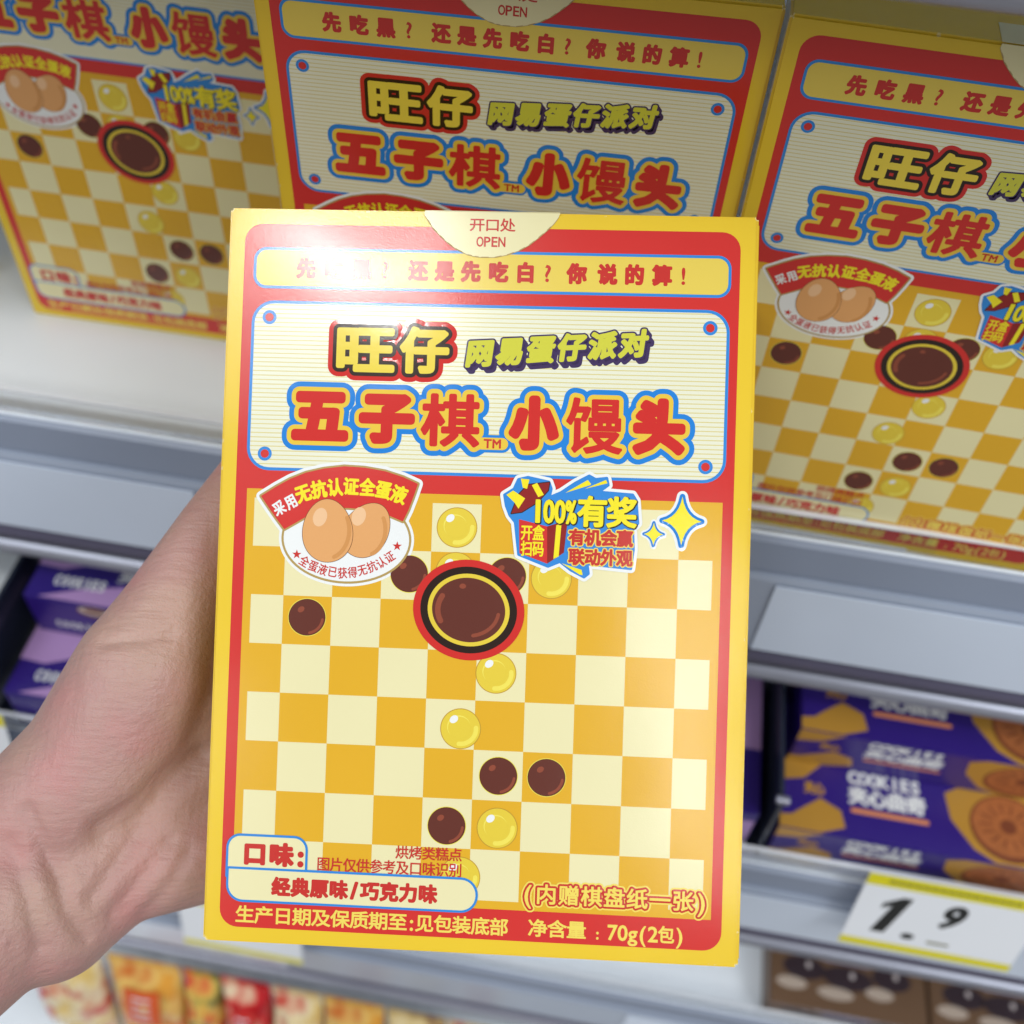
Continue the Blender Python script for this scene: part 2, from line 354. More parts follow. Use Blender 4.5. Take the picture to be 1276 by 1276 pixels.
    for (ex, ey, rx, ry, ro, nm, z) in [(697, 355, 11.6*.5+.35, 7.9, -.55, "egg_picture", .26), (526, 358, 6.9, 8.6, .06, "egg_picture", .31)]:
        a = art(); x, y = z3(ex, ey); a.ell(x, y, rx+.13, ry+.13, z, BRN, ro, 48, .1); a.ell(x, y, rx, ry, z+.015, EGG, ro, 48, .1)
        a.line([(x+(rx-.9)*math.cos(q), y+(ry-1.0)*math.sin(q)) for q in [rad(-70+i*9) for i in range(12)]], .55, z+.028, EGD)
        a.ell(x-2.2, y+3.6, 1.9, 2.6, z+.045, EGL, -.3); a.build(nm, badge)
    a = art(); n = 7
    def arcpts(l, m):
        """m points evenly along polyline l with their angles"""
        d = [0]
        for i in range(len(l)-1): d.append(d[-1]+math.dist(l[i], l[i+1]))
        out = []
        for k in range(m):
            q = d[-1]*(k+.5)/m; i = max(j for j in range(len(l)-1) if d[j] <= q); u = (q-d[i])/(d[i+1]-d[i])
            out.append((l[i][0]+(l[i+1][0]-l[i][0])*u, l[i][1]+(l[i+1][1]-l[i][1])*u, math.atan2(l[i+1][1]-l[i][1], l[i+1][0]-l[i][0])))
        return out
    a.arc("采用", arcpts(zz([(286, 272), (340, 243), (390, 215)]), 2), 3.3, 4.1, [(.13, .26, WHT, 0, (0, 0))])
    a.arc("无抗认证全蛋液", arcpts(zz([(384, 205), (450, 182), (520, 170), (620, 162), (720, 168), (800, 184), (876, 210)]), 7), 4.3, 5.0, [(.22, .26, BRY, 0, (0, 0))])
    a.arc("全蛋液已获得无抗认证", arcpts(zz([(405, 482), (450, 510), (510, 532), (580, 546), (640, 542), (700, 526), (760, 500), (818, 462)]), 10), 2.7, 3.2, [(.05, .22, TXR, 0, (0, 0))])
    for px, py in [(390, 463), (833, 427)]:
        x, y = z3(px, py); a.poly([(x+(1.35 if i % 2 == 0 else .55)*math.sin(math.pi*i/5), y+(1.35 if i % 2 == 0 else .55)*math.cos(math.pi*i/5)) for i in range(10)][::-1], .22, TXR)
    a.build("badge_lettering", badge)
    # prize sticker
    a = art(); q = lambda l: [z4(*p) for p in l]
    blob = q([(163, 190), (203, 165), (222, 125), (262, 116), (350, 136), (360, 165), (352, 200), (400, 180), (460, 140), (518, 110), (545, 125), (592, 120), (598, 150), (560, 178), (700, 190), (715, 215), (722, 310), (700, 330), (703, 420), (692, 500), (600, 490), (510, 480), (515, 520), (496, 535), (440, 505), (395, 470), (345, 490), (222, 440), (208, 305), (185, 275), (170, 235)])
    a.line(blob, 1.15, .32, G_WHT, True, .02); a.line(blob, .35, .36, BLU, True); a.poly(blob[::-1] if True else blob, .385, BLU)
    st = a.build("prize_sticker", t)
    a = art(); e = [(0.12, .40, BLK, 0, (0, 0))]
    fr, sd, lid = q([(224, 292), (342, 322), (342, 478), (226, 434)]), q([(342, 322), (428, 296), (412, 432), (342, 478)]), q([(192, 268), (222, 190), (262, 148), (352, 138), (346, 172), (300, 222), (236, 262)])
    a.line(lid, .25, .392, BLK, True)
    a.poly(fr[::-1], .41, RED); a.poly(sd[::-1], .41, DRD); a.poly(lid[::-1], .42, DRD)
    for l in [[(172, 190), (200, 172), (250, 205), (222, 248), (205, 222)], [(232, 122), (268, 126), (258, 165), (240, 160)], [(278, 150), (300, 140), (328, 190), (305, 200)], [(380, 318), (402, 308), (390, 448), (368, 458)],
              [(418, 182), (512, 128), (526, 146), (520, 150)], [(500, 165), (588, 128), (594, 142)], [(402, 476), (486, 504), (490, 526), (478, 524)]]:
        a.poly(q(l)[::-1], .44, BRY)
    a.build("gift_box_picture", st)
    a = art()
    def zrow(txt, x0, yA, x1, h, layers, cw=None):
        p0, p1 = z4(x0, yA), z4(x1, yA+ (x1-x0)*.0); a.row(txt, p0[0], p1[0], (p0[1]+p1[1])/2-.0, h, layers, cw)
    YB = [(.55, .46, BLK, 0, (.15, -.15)), (.34, .50, BRY, 0, (0, 0))]
    zrow("100%", 280, 258, 465, 6.9, [(.5, .46, BLK, 0, (.15, -.15)), (.26, .50, BRY, 0, (0, 0))], 4.6); zrow("有奖", 470, 262, 715, 8.2, YB)
    zrow("开盒", 232, 348, 330, 4.2, [(.1, .46, BRY, 0, (0, 0))]); zrow("扫码", 232, 415, 328, 4.2, [(.1, .46, BRY, 0, (0, 0))])
    RY = [(.5, .46, LYE, 0, (0, 0)), (.2, .50, TXR, 0, (0, 0))]
    zrow("有机会赢", 432, 370, 700, 4.4, RY); zrow("联动外观", 432, 452, 698, 4.4, RY)
    a.build("sticker_lettering", st)
    for cx, cy, rx, ry in [(905, 300, 5.3, 6.6), (787, 355, 2.6, 3.1)]:
        a = art(); x, y = z4(cx, cy); pts = []
        for i in range(4):
            for k in range(6):
                t0 = k/6; A = [(0, 1), (1, 0), (0, -1), (-1, 0)]; p, q_ = A[i], A[(i+1) % 4]; c = .16
                mx, my = (p[0]+q_[0])*c, (p[1]+q_[1])*c
                ux = (1-t0)**2*p[0]+2*t0*(1-t0)*mx+t0**2*q_[0]; uy = (1-t0)**2*p[1]+2*t0*(1-t0)*my+t0**2*q_[1]
                pts.append((x+ux*rx, y+uy*ry))
        k = 1 if rx > 4 else .62
        a.line(pts, 1.5*k, .12, G_WHT, True, .04); a.line(pts, .75*k, .19, G_BLU, True, .02); a.poly(pts[::-1], .24, BRY); a.build("sparkle", t)
    # flavour label
    a = art(); z = .2
    tab_ = rr(6.4, 18, 27.6, 28.9, 3.2, sides=(1, 1, 0, 0)); bar = rr(6.7, 11.7, 74.3, 19.9, 4.0, sides=(1, 0, 1, 1))
    a.line(tab_, .65, z, BLU, True); a.poly(tab_, z+.025, CRM); a.line(bar, .65, z+.03, BLU, True); a.poly(bar, z+.055, CRM); fl = a.build("flavour_label", t)
    a = art(); a.row("口味:", 10.0, 28.0, 24.3, 6.0, [(.42, .28, TXR, 0, (0, 0))], 6.4); a.row("经典原味/巧克力味", 18.6, 64.0, 15.7, 4.9, [(.3, .28, TXR, 0, (0, 0))], 4.9); a.build("flavour_lettering", fl)
    a = art(); o_ = [(.05, .2, TXR, 0, (0, 0))]
    p0, p1 = R(493, 1061.5), R(576, 1065.5); a.row("烘烤类糕点", p0[0], p1[0], p0[1], 3.6, o_)
    p0, p1 = R(395, 1076), R(576, 1081.7); a.row("图片仅供参考及口味识别", p0[0], p1[0], p0[1], 3.8, o_); a.build("disclaimer_lettering", t)
    a = art(); F = [(.12, .07, LYE, 0, (0, 0))]
    a.row("生产日期及保质期至:", R(297, 0)[0]+.0 if False else 8.9, 58.4, 7.75, 4.7, F); a.row("见包装底部", 58.2, 83.4, 7.75, 4.7, F)
    p0, p1 = R(658, 1158), R(730.4, 1160.5); a.row("净含量", p0[0], p1[0], 8.0, 4.7, F); a.row(":", R(741, 1164)[0], R(748, 1164)[0], 7.3, 3.2, F)
    p0, p1 = R(757, 1162), R(853, 1165); a.row("70g(2包)", p0[0], p1[0], 7.9, 4.6, F); a.build("date_and_weight_lettering", t)
    a = art(); p0, p1 = R(652, 1116), R(880, 1121); Lg = [(1.1, .14, LYE, .02, (0, 0)), (.66, .19, TXR, .02, (0, 0)), (.13, .24, LYE, 0, (0, 0))]
    a.row("(内赠棋盘纸一张)", p0[0]-.6, p1[0]+.6, (p0[1]+p1[1])/2, 5.3, Lg, 5.6); a.build("gift_note_lettering", t)
    return t

YAW = rad(-6.509)
SX = Vector((math.cos(YAW), math.sin(YAW), 0)); SY = Vector((-math.sin(YAW), math.cos(YAW), 0)); O = Vector((0, .28713, 0))
def L(x, y, z): return O + SX*x + SY*y + Vector((0, 0, z))

# ------------------------------------------------------------------ shelving
WH = mk("shelf_white_enamel", (236, 244, 252), rough=.3, var=.05, bump=.05, bscale=500, vscale=9)
GRY = mk("shelf_grey_channel", (138, 150, 172), rough=.4, var=.03)
RAIL = mk("label_rail_plastic", (158, 170, 190), rough=.3, var=.03)
TRIM = mk("dark_trim", (84, 82, 104), rough=.35, var=.05)
STEEL = mk("bright_edge", (150, 154, 168), rough=.3, metal=.6, var=.03)
def clear(name, col, rough=.03):
    m = bpy.data.materials.new(name); m.use_nodes = True; p = m.node_tree.nodes["Principled BSDF"]
    p.inputs["Base Color"].default_value = (*col, 1); p.inputs["Transmission Weight"].default_value = 1; p.inputs["Roughness"].default_value = rough; p.inputs["IOR"].default_value = 1.3; return m
CLR = clear("clear_plastic", (.93, .95, .98), .04)
back = MB(); back.box(-.9, 1.0, .40, .42, -1.0, .75, WH); bp = back.build("back_panel"); bp.location = O; bp.rotation_euler = (0, 0, YAW); bp['kind'] = 'structure'
fl = MB(); fl.box(-1.4, 1.6, -1.6, .9, -1.02, -1.0, mk("floor_tile", (150, 146, 140), rough=.3, var=.06)); f = fl.build("floor"); f['kind'] = 'structure'
STRIP = mk("label_strip_paper", (212, 226, 246), rough=.22, var=.03)
def shelf(label, z, y0, guard=True, strips=((-.6, -.137), (.112, .7))):
    t = thing("display_shelf", label, "shelf", L(0, 0, z), YAW, "white display shelves")
    X0, X1 = -.62, .78
    m = MB(); m.box(X0, X1, y0, .399, -.014, 0, WH); m.build("deck", t, bevel=.0008)
    m = MB(); m.extr([(y0-.0005, -.0005), (y0-.003, -.002), (y0-.0035, -.0195), (y0-.0005, -.0205)], X0, X1, GRY); m.build("upper_channel", t)
    m = MB(); m.extr([(y0-.0005, -.0205), (y0-.005, -.0205), (y0-.006, -.023), (y0-.0045, -.0745), (y0-.0005, -.0765)], X0, X1, RAIL); m.build("label_rail", t)
    m = MB(); m.extr([(y0-.0006, -.0768), (y0-.004, -.0768), (y0-.0055, -.080), (y0-.0055, -.083), (y0-.002, -.0845), (y0-.002, -.087), (y0-.0006, -.087)], X0, X1, TRIM); m.build("lower_trim", t)
    for xa, xb in strips:
        m = MB(); m.extr([(y0-.0065, -.0245), (y0-.0071, -.0245), (y0-.0056, -.0735), (y0-.0050, -.0735)], xa, xb, STRIP); m.build("label_strip", t)
    m = MB(); n = 14; pr_ = [(y0-.0035+.0048*math.cos(2*math.pi*i/n), -.0918+.0046*math.sin(2*math.pi*i/n)) for i in range(n)]; m.extr(pr_, X0, X1, STEEL); m.build("rounded_edge", t, smooth=False)
    if guard:
        m = MB(); m.box(X0, X1, y0+.0005, y0+.0023, .0002, .0128, CLR); m.build("clear_guard", t, bevel=.0004)
        m = MB(); m.box(X0, X1, y0+.0003, y0+.0025, .0129, .0136, mk("guard_highlight_white", (226, 232, 240), rough=.15)); m.build("guard_top_highlight", t)  # opaque pale strip paints the highlight along the clear guard's top
        m = MB(); m.box(X0, X1, y0+.0026, y0+.0046, .0002, .0016, WH); m.build("guard_foot", t)
    m = MB(); m.box(X0, X1, y0+.0006, y0+.022, -.088, -.0142, WH); m.build("front_bar", t)
    m = MB(); m.box(X0, X1, .024+y0, .026+y0, -.0405, -.0142, WH); m.build("stiffener", t)
    return t
shelf("display shelf carrying the yellow snack boxes, clear front lip", 0, 0)
shelf("upper display shelf just above the yellow snack boxes", .330, -.05)
shelf("display shelf carrying the purple cookie boxes", -.196, -.05)
shelf("display shelf carrying the brown biscuit boxes, white empty deck", -.44, -.05)
shelf("lowest display shelf under the sweets bags", -.705, -.16, False)

# ------------------------------------------------------------------ snack cartons
def on_front(fx, fy, yaw):    # front-left-bottom corner -> origin
    return (fx + math.cos(yaw)*W/2 - math.sin(yaw)*D/2, fy + math.sin(yaw)*W/2 + math.cos(yaw)*D/2, 0.0)
G = "yellow and red snack boxes"
held = make_carton("yellow and red snack box held up by the hand in front of the shelf", G)
Rx = Vector((0.99798, -0.0015056, 0.0635182)); Ru = Vector((-0.0384825, 0.7811612, 0.6231423)); Rn = Vector((-0.0505561, -0.6243276, 0.7795249))
Cf = Vector((-0.0075269, 0.1733696, 0.0944194))
base = Cf - Ru*HT/2 - Rn*D/2
held.matrix_world = Matrix.Translation(base) @ Matrix((Rx, -Rn, Ru)).transposed().to_4x4()
for lab, fx, fy, yw in [("snack box on the shelf at right, standing behind the clear lip", .0635, .2851, -.141),
                        ("snack box standing on the shelf directly behind the held box", -.0820, .2978, -.0612),
                        ("snack box set back on the shelf at left, showing the whole lower front", -.2245, .3747, -.1085),
                        ("snack box cut by the left picture edge, beside the set back box", -.405, .4010, -.09)]:
    c = copy_tree(held, None, lab); c.matrix_world = Matrix.Translation(on_front(fx, fy, yw)) @ Matrix.Rotation(yw, 4, 'Z')

# ------------------------------------------------------------------ cookie boxes
PUR = mk("cookie_box_purple", (48, 28, 124), rough=.3, var=.06); PUD = mk("cookie_box_dark_purple", (38, 26, 110), rough=.3)
LIL = mk("cookie_box_lilac", (184, 148, 204), rough=.3); COO = mk("cookie_print", (168, 100, 54), rough=.4, var=.25, vscale=300); COD = mk("cookie_dark", (120, 62, 36), rough=.4, var=.2, vscale=200)
GYE = mk("box_golden_yellow", (184, 138, 54), rough=.3, var=.06); OST = mk("orange_strip", (220, 140, 90), rough=.35)
BRB = mk("biscuit_box_brown", (104, 78, 56), rough=.35, var=.12); DCH = mk("dark_chocolate_print", (52, 38, 44), rough=.3, var=.1)
def cookie_art(t, bw, bd, bh, lilac=False):
    top = lambda x, y, z: (x/1000-bw/2, y/1000-bd/2, bh+z/1000)
    frt = lambda x, y, z: (x/1000-bw/2, -bd/2-z/1000, y/1000)
    for T, Hh, nm in [(top, 39, "top"), (frt, bh*1000, "front")]:
        k = Hh/40; o = t
        def patch(name, pts, m): a = Art(T); a.poly(pts, .05, m); return a.build(name, t)
        if not lilac:
            patch("golden_patch", [(0, .4), (20, .4), (32, 5*k), (30, 14*k), (20, 19*k), (12, 13*k), (6, 8*k), (0, 7*k)], GYE)
            patch("golden_patch", [(0, 26*k), (12, 29*k), (22, 39.4*k), (0, 39.4*k)], GYE)
            patch("golden_patch", [(104, .5), (bw*1000-1, .5), (bw*1000-1, 39*k), (90, 39*k), (82, 34*k), (84, 20*k), (94, 6*k)], GYE)
            b = Art(T); b.row("COOKIES", 34, 70, 34*k, 7.5*k, [(.4, .1, WHT, 0, (0, 0))]); b.row("夹心曲奇", 34, 72, 24*k, 10*k, [(.45, .1, WHT, 0, (0, 0))])
            b.line([(36, 15.5*k), (72, 15.5*k)], 1.3*k, .08, OST); b.row("夹心", 12, 22, 24*k, 7*k, [(.3, .12, GYE, 0, (0, 0))], 5); b.build(nm+"_lettering", o)
            for cx, cy, r_ in [(112, 20*k, 20), (150, 18*k, 17)]:
                b = Art(T); b.ell(cx, cy, r_*.95, min(r_*.9, 18*k), .08, COD, n=30); b.ell(cx, cy+1*k, r_*.88, min(r_*.8, 16*k), .12, COO, n=30); b.ell(cx, cy+1*k, r_*.2, r_*.2*k, .2, COD, n=16)
                for j in range(14):
                    tt = 2*math.pi*j/14; b.line([(cx+r_*.4*math.cos(tt), cy+k*(1+r_*.36*math.sin(tt))), (cx+r_*.68*math.cos(tt), cy+k*(1+r_*.58*math.sin(tt)))], .45, .16, COD)
                b.build("cookie_picture", o)
        else:
            if nm == "top":
                patch("lilac_patch", [(0, 21*k), (14, 20*k), (30, 27*k), (60, 34*k), (bw*1000-.5, 36*k), (bw*1000-.5, bd*1000-.5), (0, bd*1000-.5)], LIL)
                patch("lilac_patch", [(8, 1), (60, 1), (72, 9*k), (50, 15*k), (30, 10*k)], LIL)
            else: patch("lilac_patch", [(60, 1), (bw*1000-1, 1), (bw*1000-1, 30*k), (90, 22*k)], LIL)
            b = Art(T); b.row("COOKIES", 12, 40, 13*k, 7*k, [(.35, .1, WHT, 0, (0, 0))], 4.2); b.row("夹心曲奇", 44, 84, 21*k, 8*k, [(.3, .1, WHT, 0, (0, 0))]); b.build(nm+"_lettering", o)
            b = Art(T); b.ell(38, 33*k, 10, 6*k, .08, COD); b.ell(38, 34*k, 9, 4.5*k, .12, mk("cream_filling", (214, 200, 186), rough=.5)); b.ell(38, 35*k, 6, 2.6*k, .16, COD); b.build("cookie_picture", o)
def cookie_box(label, x, y, z, bw, bd, bh, lilac=False, yaw=0, group="flat cookie boxes on the middle shelf"):
    p = L(x+bw/2, y+bd/2, z); t = thing("cookie_box", label, "cookie box", p, YAW+yaw, group)
    m = MB(); m.box(-bw/2, bw/2, -bd/2, bd/2, 0, bh, PUR); m.build("box_body", t, bevel=.0008)
    cookie_art(t, bw, bd, bh, lilac); return t
cookie_box("purple cookie box lying lowest at right, bright top with white lettering", .147, -.043, -.196, .19, .080, .031)
cookie_box("purple cookie box stacked set back on the lowest one, in shade", .150, -.006, -.165, .19, .075, .032)
cookie_box("lilac cookie box half hidden behind the held box's right edge", -.013, -.040, -.196, .150, .090, .033, True)
cookie_box("lilac and purple cookie box to the left of the wrist", -.251, -.045, -.196, .165, .080, .031, True)
cookie_box("shaded lilac cookie box set back behind the one left of the wrist", -.249, -.006, -.165, .165, .075, .032, True)
def divider(label, x, z, y0, h, dpt, mat):
    t = thing("shelf_divider", label, "divider", L(x, y0, z), YAW, "upright shelf dividers")
    m = MB(); m.box(-.0012, .0012, 0, dpt, .0, h, mat); m.build("divider_sheet", t, bevel=.0003)
    m = MB(); m.box(-.006, .006, 0.002, dpt, .0002, .0012, mat); m.build("foot", t)
    n = 10; m = MB(); m.extr([(.002+.0022*math.cos(2*math.pi*i/n), h+.0012+.0022*math.sin(2*math.pi*i/n)) for i in range(n)], -.003, .003, STEEL); m.build("top_clip", t)
DV = mk("dark_divider_plastic", (44, 50, 66), rough=.2)
divider("dark divider left of the lilac cookie boxes", -.262, -.196, -.044, .060, .2, DV)
divider("divider between the lilac and the purple cookie boxes", .1425, -.196, -.044, .055, .2, DV)

def carton_plain(name, label, cat, x, y, z, bw, bd, bh, mat, bands, yaw=0, group=None):
    t = thing(name, label, cat, L(x+bw/2, y+bd/2, z), YAW+yaw, group)
    m = MB(); m.box(-bw/2, bw/2, -bd/2, bd/2, 0, bh, mat); m.build("box_body", t, bevel=.0008)
    for T, Hh in [(lambda a, b, c: (a/1000-bw/2, -bd/2-c/1000, b/1000), bh*1000), (lambda a, b, c: (a/1000-bw/2, b/1000-bd/2, bh+c/1000), min(bd*1000, 46))]:
        bands(T, bw*1000, Hh, t)
    return t
def brown_bands(T, w_, h_, t):
    a = Art(T); k = w_/100
    for cx, cy, r_ in [(22, .55, 11), (50, .50, 13), (78, .6, 10)]:
        a.ell(cx*k, cy*h_, r_*1.25*k, .17*h_, .05, DCH, n=24); a.ell((cx-8)*k, (cy-.24)*h_, r_*.9*k, .09*h_, .08, mk("cream_biscuit", (176, 160, 146), rough=.5, var=.1), n=24)
        a.ell((cx+3)*k, (cy+.05)*h_, 1.6*k, .05*h_, .1, mk("pale_mark", (190, 180, 180), rough=.5), n=12)
    o = a.build("biscuit_print", t)
    a = Art(T)
    for j in range(7):
        a.line([((30+j*6)*k, .86*h_), ((33.4+j*6)*k, .86*h_)], .9, .08, mk("worn_white_print", (200, 196, 204), rough=.5))
    for j in range(5):
        a.line([((36+j*6)*k, .74*h_), ((39.8+j*6)*k, .74*h_)], 1.5, .08, mk("worn_blue_print", (150, 150, 190), rough=.5))
    a.build("illegible_lettering", o)
GB = "brown biscuit boxes on the lower shelf"
carton_plain("biscuit_box", "brown biscuit box below the price tag, left one of two", "biscuit box", .199, -.045, -.44, .104, .10, .025, BRB, brown_bands, 0, GB)
carton_plain("biscuit_box", "brown biscuit box at the lower right corner, right of its twin", "biscuit box", .305, -.045, -.44, .104, .10, .025, BRB, brown_bands, 0, GB)
def plain_bands(T, w_, h_, t):
    a = Art(T); a.poly([(2, h_*.1), (w_-2, h_*.1), (w_-2, h_*.35), (2, h_*.35)], .05, mk("grey_green_band", (96, 104, 104), rough=.4, var=.1)); a.build("printed_band", t)
carton_plain("snack_packet", "white packet beyond the dark divider at the left edge", "packet", -.385, -.035, -.196, .118, .10, .022, mk("packet_white", (214, 220, 224), rough=.4), plain_bands)
carton_plain("snack_packet", "grey green packet standing behind the white packet at far left", "packet", -.385, .07, -.196, .118, .05, .07, mk("packet_grey_green", (110, 118, 116), rough=.5, var=.15), plain_bands)

# ------------------------------------------------------------------ price tags
TYE = mk("tag_yellow", (224, 216, 20), rough=.35, var=.03); TWH = mk("tag_white", (236, 242, 250), rough=.35, var=.02); INK = mk("tag_black", (24, 28, 30), rough=.4); TIN = mk("tag_fine_ink", (112, 110, 60), rough=.5)
def price_tag(label, x, y0, zs, wd, hi, lettered, skew=0):
    t = thing("price_tag", label, "price tag", L(x, y0-.018, zs-.0355), YAW, "yellow and white price tags on the shelf rails")
    t.rotation_euler = (-.22, 0, YAW)
    T = lambda a, b, c: (a/1000, -c/1000, b/1000)
    m = MB(); m.box(0, wd, .0, .0008, 0, hi, TWH); m.build("tag_card", t)
    k = hi*1000
    a = Art(T); a.poly([(0, k-9), (wd*1000, k-9), (wd*1000, k), (0, k)], .05, TYE); a.build("yellow_header", t)
    a = Art(T); a.poly([(0, 0), (wd*1000, 0), (wd*1000, 6), (0, 6)], .05, TYE); a.build("yellow_footer", t)
    m = MB(); m.box(.010, wd-.010, .0006, .0130, .012, .020, CLR); m.build("rail_clip", t)
    if lettered:
        a = Art(T)
        sh = lambda ch, x0, y0_, x1, y1, r_: a.char(ch, (lambda bb: (lambda u, v: (x0+(u-bb[0])/(bb[2]-bb[0])*(x1-x0)+(v-bb[1])/(bb[3]-bb[1])*(y1-y0_)*.16, y0_+(v-bb[1])/(bb[3]-bb[1])*(y1-y0_))))(glyph(ch)[3]), [(r_, .06, INK, 0, (0, 0))])
        a.poly([(12, 14), (19, 14), (25.5, 45), (20.5, 45), (12.5, 38.5), (12, 34), (17, 37)], .06, INK); a.ell(31, 14.5, 3.4, 2.6, .07, INK); sh("9", 41, 27, 50, 45, 1.1)
        for j in range(3): a.line([(42+j*3.6, 12.5), (44.2+j*3.6, 12.5)], 1.0, .07, TIN)
        a.build("price_lettering", t)
        a = Art(T)
        for j in range(16): a.line([(11+j*4, k-4.6), (13.2+j*4, k-4.6)], .9, .08, TIN)
        a.build("fine_print", t)
price_tag("white and yellow price tag reading 1.9 at lower right", .1928, -.05, -.196, .086, .0605, True)
price_tag("white price tag with yellow foot, under the held box's lower left corner", -.201, -.05, -.419, .085, .0605, False)
price_tag("white price tag at the left picture edge below the lilac box", -.334, -.05, -.196, .085, .0605, False)

# ------------------------------------------------------------------ sweets bags on the lowest shelf
def bag(label, x, y, z, bw, bh, th, cols, tilt, rz=0, cat="snack bag", title=None, lc=None):
    t = thing("snack_bag", label, cat, L(x, y, z), YAW+rz, "snack bags on the lowest shelf")
    m = bpy.data.materials.new("bag_film"); m.use_nodes = True; nt = m.node_tree; p = nt.nodes["Principled BSDF"]; p.inputs["Roughness"].default_value = .22
    tc = nt.nodes.new("ShaderNodeTexCoord"); vo = nt.nodes.new("ShaderNodeTexNoise"); vo.inputs["Scale"].default_value = 38; vo.inputs["Detail"].default_value = 1.5
    nt.links.new(tc.outputs["Object"], vo.inputs["Vector"]); cr = nt.nodes.new("ShaderNodeValToRGB"); nt.links.new(vo.outputs[0], cr.inputs[0])
    el = cr.color_ramp.elements; el[0].position = .36; el[0].color = (*lin(cols[0]), 1); el[1].position = .62; el[1].color = (*lin(cols[-1]), 1)
    for i, c in enumerate(cols[1:-1]):
        e = el.new(.36+.26*(i+1)/(len(cols)-1)); e.color = (*lin(c), 1)
    nt.links.new(cr.outputs[0], p.inputs["Base Color"])
    nx, nz = 26, 26; mb = MB(); vs = []; rnd = random.Random(int(bw*1e4)+int(abs(x)*1e4))
    ph = [rnd.uniform(0, 6) for _ in range(6)]
    for side in (-1, 1):
        for j in range(nz+1):
            for i in range(nx+1):
                u, v = i/nx, j/nz
                b_ = (max(0, math.sin(math.pi*u))**.45)*(max(0, math.sin(math.pi*min(1, max(0, (v-.05)/.9))))**.5)
                wr = .0022*math.sin(17*u+ph[0]+5*v)*b_ + .0016*math.sin(31*v+ph[1]+9*u)*b_ + .0012*math.sin(44*u-20*v+ph[2])*b_
                vs.append(((u-.5)*bw*(1-.04*b_), side*(th/2*b_+wr*(1 if side < 0 else .6)+.0003), v*bh))
    N = (nx+1)*(nz+1)
    fs = [(j*(nx+1)+i, j*(nx+1)+i+1, (j+1)*(nx+1)+i+1, (j+1)*(nx+1)+i) for j in range(nz) for i in range(nx)]
    fs += [tuple(q+N for q in f_)[::-1] for f_ in fs]
    ring = [i for i in range(nx+1)] + [j*(nx+1)+nx for j in range(1, nz+1)] + [nz*(nx+1)+i for i in range(nx-1, -1, -1)] + [j*(nx+1) for j in range(nz-1, 0, -1)]
    fs += [(ring[k], ring[(k+1) % len(ring)], ring[(k+1) % len(ring)]+N, ring[k]+N) for k in range(len(ring))]
    mb.add(vs, fs, m); o = mb.build("bag_film", t, smooth=True)
    # crimped seal
    s = MB(); n = 40
    pts = [(-bw/2+bw*i/n, .0008*(1 if i % 2 else -1)) for i in range(n+1)]
    s.add([(x_, y_, bh-.002) for x_, y_ in pts]+[(x_, y_, bh+.008) for x_, y_ in pts], [(i, i+1, i+n+2, i+n+1) for i in range(n)], m); s.build("crimped_seal", t)
    if lc is not None:
        def Tt(a_, b_, c_):
            u = a_/1000/bw+.5; v = b_/1000/bh
            bb = (max(0, math.sin(math.pi*u))**.45)*(max(0, math.sin(math.pi*min(1, max(0, (v-.05)/.9))))**.5)
            return (a_/1000*.96, -(th/2*bb+.003)-c_/1000, b_/1000)
        W1 = bw*1000; H1 = bh*1000; a = Art(Tt); n = 8
        x0, x1, y0, y1 = -W1*.26, W1*.26, H1*.55, H1*.86
        vs = [(x0+(x1-x0)*i/n, y0+(y1-y0)*j/n, 0) for j in range(n+1) for i in range(n+1)]
        a.put(vs, [(j*(n+1)+i, j*(n+1)+i+1, (j+1)*(n+1)+i+1, (j+1)*(n+1)+i) for j in range(n) for i in range(n)], lc); lb = a.build("bag_label", t)
        a = Art(Tt); q = mk("bag_lettering_white", (226, 226, 232), rough=.4)
        for r_ in range(4): a.line([(-W1*.12, H1*(.62+.06*r_)), (-W1*.02, H1*(.62+.06*r_)), (W1*.12, H1*(.62+.06*r_))], 1.1, .4, q)
        a.build("illegible_lettering", lb)
    t.rotation_euler = (tilt, 0, YAW+rz)
    return t
ORL = mk("bag_label_orange", (216, 92, 40), rough=.3); RDL = mk("bag_label_red", (204, 48, 44), rough=.3)
CC = dict(w=[(226, 160, 60), (232, 196, 110), (206, 110, 44)], r=[(176, 24, 34), (206, 40, 44), (232, 214, 180)], c=[(226, 196, 120), (232, 218, 180), (200, 60, 50)], m=[(110, 34, 44), (214, 190, 130), (226, 208, 160)], g=[(36, 96, 60), (226, 190, 90), (214, 60, 50)])
for lab, x, wd, k, lc in [
    ("pale yellow wafer bag in the lower left corner, leftmost of the bags", -.330, .062, 'c', None),
    ("orange and gold wafer bag with an orange label under the wrist", -.262, .060, 'w', ORL),
    ("narrow green edged bag between the wafer bag and the red bag", -.214, .030, 'g', None),
    ("deep red sweets bag just right of the green edged bag", -.178, .040, 'r', RDL),
    ("cream and red sweets bag left of the orange label bag", -.136, .040, 'c', None),
    ("cream bag with a large orange label under the held box's lower left corner", -.090, .048, 'w', ORL),
    ("maroon and gold bag below the left half of the held box", -.040, .046, 'm', None),
    ("cream bag with a red label, rightmost of the bags under the held box", .006, .042, 'c', RDL)]:
    bag(lab, x, -.085, -.703, wd, .132, .036, CC[k], rad(-12), lc=lc)

